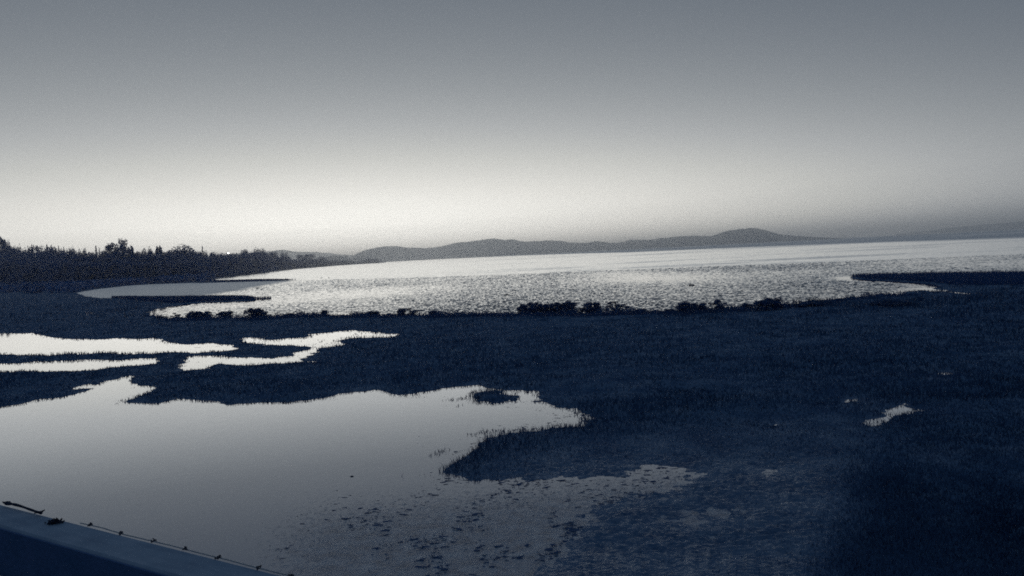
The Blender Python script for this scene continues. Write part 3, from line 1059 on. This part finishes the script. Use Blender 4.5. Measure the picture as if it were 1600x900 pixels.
# reeds: the spits at the lake edge on both sides
def reed_band(pts, n, h0, wade=0.05):
    out = []
    P = poly(pts)
    lo, hi = P.min(0), P.max(0)
    xx = RNG.uniform(lo[0], hi[0], n * 6); yy = RNG.uniform(lo[1], hi[1], n * 6)
    ins = sdf(P, xx, yy, 1.0) < 0
    xx, yy = xx[ins][:n], yy[ins][:n]
    hz, s_, _, _ = terrain(xx, yy)
    k = s_ > wade
    hz = np.maximum(hz, -0.05)
    return xx[k], yy[k], hz[k], h0 * (0.75 + 0.5 * RNG.uniform(0, 1, k.sum()))


parts = [reed_band([(1328, 433), (1345, 430), (1500, 427), (1800, 422), (1800, 450), (1500, 447), (1440, 441), (1360, 437)], 26000, 0.40),
         reed_band([(150, 464), (220, 465), (400, 466), (398, 469), (320, 472), (270, 475)], 26000, 0.45),
         reed_band([(333, 438.3), (380, 437.6), (452, 437.3), (452, 438.4), (380, 440.2), (333, 441.3)], 5000, 0.4),
         reed_band([(394, 466), (424, 465.6), (424, 467.6), (394, 469)], 160, 0.42, -9),
         reed_band([(445, 437.2), (462, 437), (462, 438), (445, 438.4)], 60, 0.5, -9)]
x, y, hz, hh = (np.concatenate([p[i] for p in parts]) for i in range(4))
blades('reeds', x, y, hz, hh, np.clip(np.hypot(x, y) * 0.0007, 0.02, 0.12), 0.35, M_REED, 'dark upright reeds on the low spits reaching into the shallows', 'reeds')

# drowned leaves and weed floating on the big pond
u = RNG.uniform(300, 1100, 75000); v = RNG.uniform(605, 960, 75000)
P = at(u, v)
x, y = P[:, 0], P[:, 1]
sb = sdf(P_BIG, x, y, 6.0)
cl = fbm(x * 1.3, y * 0.8, 91, 5, 0.65)
big_open = v > 745
dens = np.exp(sb / 0.55) * 0.75 * (u > 640) * (1 - 0.85 * smooth(u, 860, 960)) + 0.40 * smooth(v + 0.1 * (u - 600), 740, 850) * smooth(u, 360, 600)
ok = (sb < -0.02) & (RNG.uniform(0, 1, len(x)) < dens * smooth(cl, np.where(big_open, -0.25, -0.05), 0.40))
x, y = x[ok], y[ok]
n = len(x)
ang = np.sort(RNG.uniform(0, 2 * math.pi, (n, 6)), 1)
rd = RNG.uniform(0.3, 1, (n, 6)) * (0.008 + 0.060 * RNG.uniform(0, 1, n) ** 5)[:, None]
vx = x[:, None] + rd * np.cos(ang) * 1.8; vy = y[:, None] + rd * np.sin(ang)
vz = 0.006 + RNG.uniform(0, 0.010, (n, 6))
vv = np.stack([vx, vy, vz], -1)
ctr = np.stack([x, y, np.full(n, 0.014)], -1)[:, None]
vv = np.concatenate([vv, ctr], 1).reshape(-1, 3)
i = np.arange(n)[:, None, None] * 7
tri = np.array([[k, (k + 1) % 6, 6] for k in range(6)])[None]
tag(link('floating_weed', mesh_np('floating_weed', vv, (i + tri).reshape(-1, 3), M_DEBRIS)),
    'dark weed and drowned leaves floating on the big pond', 'weed', kind='stuff')


# ------------------------------------------------------------------ small things on the water
def stone(u, v, wpx, label, squash=0.5, cat='stone'):
    p = at(u, v)[0]
    d = np.hypot(*p)
    w = wpx / F * d / 2
    import bmesh
    bm = bmesh.new()
    bmesh.ops.create_icosphere(bm, subdivisions=3, radius=1.0)
    r = random.Random(int(u))
    o = (r.uniform(0, 9), r.uniform(0, 9))
    for q in bm.verts:
        k = 1 + 0.35 * float(fbm(np.array([q.co.x * 1.4 + o[0] + q.co.z]), np.array([q.co.y * 1.4 + o[1] - q.co.z]), 3, 3)[0])
        q.co = q.co * k
        q.co.z *= squash
        q.co *= w
    me = bpy.data.meshes.new('stone'); bm.to_mesh(me); bm.free()
    me.materials.append(M_STONE)
    return tag(link('stone', me, None, (p[0], p[1], w * 0.1)), label, cat)


stone(550, 745.5, 7, 'small dark stone alone in the open middle of the big pond')
stone(1081, 446.5, 9, 'pale-topped rock breaking the rippled shallows right of centre', 0.45)
stone(792, 461.5, 9, 'long dark rock in the shallows above the central thicket', 0.35)


def duck(u, v, length, face, label):
    """one continuous body: breast, tail, neck and head grown from joined rings"""
    p = at(u, v)[0]
    L = length
    prof = [(-0.50, 0.16, 0.02, 0.03), (-0.40, 0.12, 0.07, 0.06), (-0.22, 0.09, 0.16, 0.11), (0.0, 0.08, 0.20, 0.14), (0.2, 0.09, 0.18, 0.14),
            (0.32, 0.15, 0.12, 0.12), (0.36, 0.26, 0.07, 0.08), (0.38, 0.36, 0.065, 0.065), (0.42, 0.42, 0.075, 0.075), (0.50, 0.42, 0.06, 0.055),
            (0.54, 0.41, 0.03, 0.018), (0.62, 0.395, 0.022, 0.010)]
    vs = []
    for x_, z_, a_, b_ in prof:
        for k in range(10):
            t = 2 * math.pi * k / 10
            lean = 0.0 if x_ < 0.3 or x_ > 0.45 else 1.0
            vs.append((L * (x_ + lean * b_ * math.sin(t) * -0.6), L * a_ * math.cos(t), L * (z_ + b_ * math.sin(t) * (1 - 0.4 * lean))))
    fs = []
    for q in range(len(prof) - 1):
        for k in range(10):
            fs.append((q * 10 + k, q * 10 + (k + 1) % 10, q * 10 + 10 + (k + 1) % 10, q * 10 + 10 + k))
    fs += [tuple(range(9, -1, -1)), tuple(range(len(vs) - 10, len(vs)))]
    me = bpy.data.meshes.new('duck'); me.from_pydata(vs, [], fs)
    me.polygons.foreach_set('use_smooth', [True] * len(me.polygons)); me.update(); me.materials.append(M_BIRD)
    o = link('duck', me, None, (p[0], p[1], 0.0))
    o.rotation_euler = (0, 0, face)
    return tag(o, label, 'duck', 'ducks on the lake')


duck(402, 451, 0.55, 0.4, 'dark duck alone near the edge of the sheltered water on the left')
duck(502, 434.6, 0.6, 0.1, 'left of two distant ducks on the smooth water')
duck(514, 434.6, 0.6, 2.9, 'right of two distant ducks on the smooth water')
duck(529, 447.8, 0.4, 0.2, 'lower left of two close ducks in the ripples')
duck(533, 445.8, 0.4, 0.5, 'upper right of two close ducks in the ripples')

# lit lamps far off
M_LIT, nt, out = mat_new('lit_lamp')
em = nt.nodes.new('ShaderNodeEmission')
em.inputs['Color'].default_value = (1.0, 0.98, 0.93, 1)
em.inputs['Strength'].default_value = 9.0
nt.links.new(em.outputs[0], out.inputs['Surface'])


def lamp_post(u, v, D, size, label):
    p = polar(u, D)
    z = (float(hor(u)) - v) / F * D + CAM_H
    gz = 0.0
    t = empty('lamp_post', (p[0], p[1], gz), label, 'lamp post')
    m = MB(); m.tube((0, 0, -0.3), (0, 0, z + size), 0.12, 0.07, 8)
    m.tube((0, 0, z + size), (0, -size * 1.2, z + size), 0.06, 0.05, 6)
    m.build('pole', M_IRON, t)
    m = MB()
    s = size
    top = [(-s * .6, -s * 1.9, z + s * .95), (s * .6, -s * 1.9, z + s * .95), (s * .6, -s * .7, z + s * .95), (-s * .6, -s * .7, z + s * .95)]
    bot = [(a * 0.8, b, z) for a, b, c in top]
    m.add(top + bot, [(0, 1, 2, 3), (7, 6, 5, 4), (0, 4, 5, 1), (1, 5, 6, 2), (2, 6, 7, 3), (3, 7, 4, 0)])
    m.build('lamp_head', M_LIT, t)


lamp_post(359, 397.5, 440, 0.45, 'bright lit lamp on a tall pole in front of the left treeline')
lamp_post(681, 401.5, 6100, 3.2, 'tiny lit lamp on the far shore at the foot of the hills')

# ------------------------------------------------------------------ handrail in the near left corner
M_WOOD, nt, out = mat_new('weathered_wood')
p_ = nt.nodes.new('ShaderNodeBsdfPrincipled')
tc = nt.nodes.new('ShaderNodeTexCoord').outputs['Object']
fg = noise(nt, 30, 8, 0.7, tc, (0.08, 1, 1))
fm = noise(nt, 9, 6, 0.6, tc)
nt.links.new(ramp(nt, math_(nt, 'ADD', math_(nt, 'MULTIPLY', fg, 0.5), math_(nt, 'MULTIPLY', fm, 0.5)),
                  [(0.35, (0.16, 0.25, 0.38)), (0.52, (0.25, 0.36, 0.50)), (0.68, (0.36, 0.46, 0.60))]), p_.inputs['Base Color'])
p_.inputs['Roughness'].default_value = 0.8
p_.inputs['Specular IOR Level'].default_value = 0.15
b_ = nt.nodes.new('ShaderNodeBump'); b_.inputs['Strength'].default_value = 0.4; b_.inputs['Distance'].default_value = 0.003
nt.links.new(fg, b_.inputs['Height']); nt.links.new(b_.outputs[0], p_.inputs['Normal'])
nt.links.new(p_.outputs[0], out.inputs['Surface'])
M_SHADEWOOD = veg_mat('shaded_board', (0.06, 0.14, 0.30), (0.09, 0.17, 0.36), 12, bump=0.3, bscale=60)  # backlit shade of the rail's near side put into the wood colour
M_WIRE = veg_mat('bare_wire', (0.30, 0.36, 0.42), (0.40, 0.45, 0.5), 60, 0.4, 0.5)
M_MOSS = veg_mat('lichen', (0.012, 0.03, 0.07), (0.03, 0.05, 0.09), 60)

ZR = 3.42
A = at(0, 787, ZR)[0]; B = at(448, 900, ZR)[0]; C = at(0, 822, ZR)[0]
ex = (B - A) / np.linalg.norm(B - A)
ey = np.array([-ex[1], ex[0]])          # towards the pond
width = abs(float((C - A) @ ey))
rail = empty('handrail', (A[0], A[1], ZR), 'weathered wooden handrail crossing the lower left corner', 'handrail')
rail.rotation_euler = (0, 0, math.atan2(ex[1], ex[0]))


def bevel_box(m, x0, x1, y0, y1, z0, z1, c=0.006):
    prof = [(y0 + c, z0), (y1 - c, z0), (y1, z0 + c), (y1, z1 - c), (y1 - c, z1), (y0 + c, z1), (y0, z1 - c), (y0, z0 + c)]
    xs_ = np.linspace(x0, x1, 9)
    vs = [(x_, a, b) for x_ in xs_ for a, b in prof]
    fs = [(q * 8 + k, q * 8 + (k + 1) % 8, q * 8 + 8 + (k + 1) % 8, q * 8 + 8 + k) for q in range(8) for k in range(8)]
    fs += [tuple(range(7, -1, -1)), tuple(range(64, 72))]
    m.add(vs, fs)


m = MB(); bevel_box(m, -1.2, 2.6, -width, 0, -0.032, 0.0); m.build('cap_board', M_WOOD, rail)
C2 = at(0, 889, 0.0)[0]
# depth of the side board from its lower edge at the left border
d_ = ray(np.array([0.0]), np.array([897.0]))[0]
q0 = np.array([C[0], C[1]])
tt = float(((q0 + 0 * q0) @ ey) / (d_[:2] @ ey))
zb = CAM_H + d_[2] * tt - ZR
m = MB(); bevel_box(m, -1.2, 2.6, -width - 0.006, -width - 0.001, zb, -0.003, 0.001); m.build('side_board', M_SHADEWOOD, rail)
for px in (-0.9, 1.9):
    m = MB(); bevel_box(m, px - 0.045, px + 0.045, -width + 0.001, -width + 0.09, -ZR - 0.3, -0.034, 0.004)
    m.build('post', M_SHADEWOOD, rail)
# wire stapled along the outer edge
m = MB()
P0 = at(125, 818, ZR)[0]; x_0 = float((P0 - A) @ ex)
pts = [(x_0 + 0.09 * k, 0.002 + 0.0015 * math.sin(k * 1.7), 0.0012 + 0.001 * math.sin(k * 2.3)) for k in range(24)]
for a, b in zip(pts[:-1], pts[1:]):
    m.tube(a, b, 0.0014, 0.0014, 6, False)
m.build('wire', M_WIRE, rail, True)
for k_, u in enumerate((140, 189, 239, 290, 341, 404, 455)):
    vv = 787 + (900 - 787) / 448 * u
    q = at(u, vv, ZR)[0]
    xx = float((q - A) @ ex)
    m = MB()
    r = random.Random(k_)
    for j in range(5):
        a = (xx + r.uniform(-0.006, 0.006), r.uniform(-0.006, 0.006), r.uniform(0.0, 0.003))
        b = (xx + r.uniform(-0.006, 0.006), r.uniform(-0.005, 0.005), r.uniform(0.003, 0.008))
        m.tube(a, b, 0.0016, 0.0012, 6)
    m.build('wire_knot', M_IRON, rail)

# a dead twig lying on the rail edge
q0 = at(10, 785, ZR + 0.012)[0]; q1 = at(64, 799, ZR + 0.012)[0]
m = MB(); n = 12
prev = None
for k in range(n + 1):
    t = k / n
    r_ = 0.0033 + (0.0015 if k in (0, 1, n) else 0) + random.uniform(-0.0008, 0.0008)
    p3 = (q0[0] + (q1[0] - q0[0]) * t, q0[1] + (q1[1] - q0[1]) * t, ZR + 0.010 + 0.002 * math.sin(5 * t))
    if prev is not None:
        m.tube(prev[0], p3, prev[1], r_, 7, True)
    prev = (p3, r_)
for k in range(10):
    e = q0 if k < 6 else q1
    a = (e[0], e[1], ZR + 0.010)
    m.tube(a, (e[0] + random.uniform(-0.012, 0.012), e[1] + random.uniform(-0.012, 0.012), ZR + 0.010 + random.uniform(0, 0.006)), 0.003, 0.0012, 5)
o = m.build('twig', M_MOSS)
tag(o, 'short dead twig lying along the outer edge of the handrail', 'twig')
# clump of lichen
q0 = at(86, 817.5, ZR)[0]
c = np.concatenate([RNG.normal(size=(260, 2)) * np.array([[0.009, 0.006]]), np.abs(RNG.normal(size=(260, 1))) * 0.002], 1)
ca, sa = ex
c = np.stack([q0[0] + c[:, 0] * ca - c[:, 1] * sa, q0[1] + c[:, 0] * sa + c[:, 1] * ca, ZR + 0.002 + c[:, 2]], -1)
v, f = leaf_quads(c, 0.004, 4)
tag(link('lichen_clump', mesh_np('lichen_clump', v, f, M_MOSS)), 'dark clump of lichen on the handrail top', 'lichen')

# ------------------------------------------------------------------ evening haze over the lake
M_HAZE, nt, out = mat_new('haze')
pv = nt.nodes.new('ShaderNodeVolumePrincipled')
pv.inputs['Color'].default_value = (0.93, 0.965, 1.0, 1)
pv.inputs['Absorption Color'].default_value = (1, 1, 1, 1)
pv.inputs['Density'].default_value = 1.9e-4
pv.inputs['Anisotropy'].default_value = 0.88
nt.links.new(pv.outputs[0], out.inputs['Volume'])
m = MB()
X0, X1, Y0, Y1, Z0, Z1 = -16000, 16000, -16000, 16000, -2.0, 118.0
m.add([(X0, Y0, Z0), (X1, Y0, Z0), (X1, Y1, Z0), (X0, Y1, Z0), (X0, Y0, Z1), (X1, Y0, Z1), (X1, Y1, Z1), (X0, Y1, Z1)],
      [(3, 2, 1, 0), (4, 5, 6, 7), (0, 1, 5, 4), (1, 2, 6, 5), (2, 3, 7, 6), (3, 0, 4, 7)])
tag(m.build('haze', M_HAZE), kind='stuff')
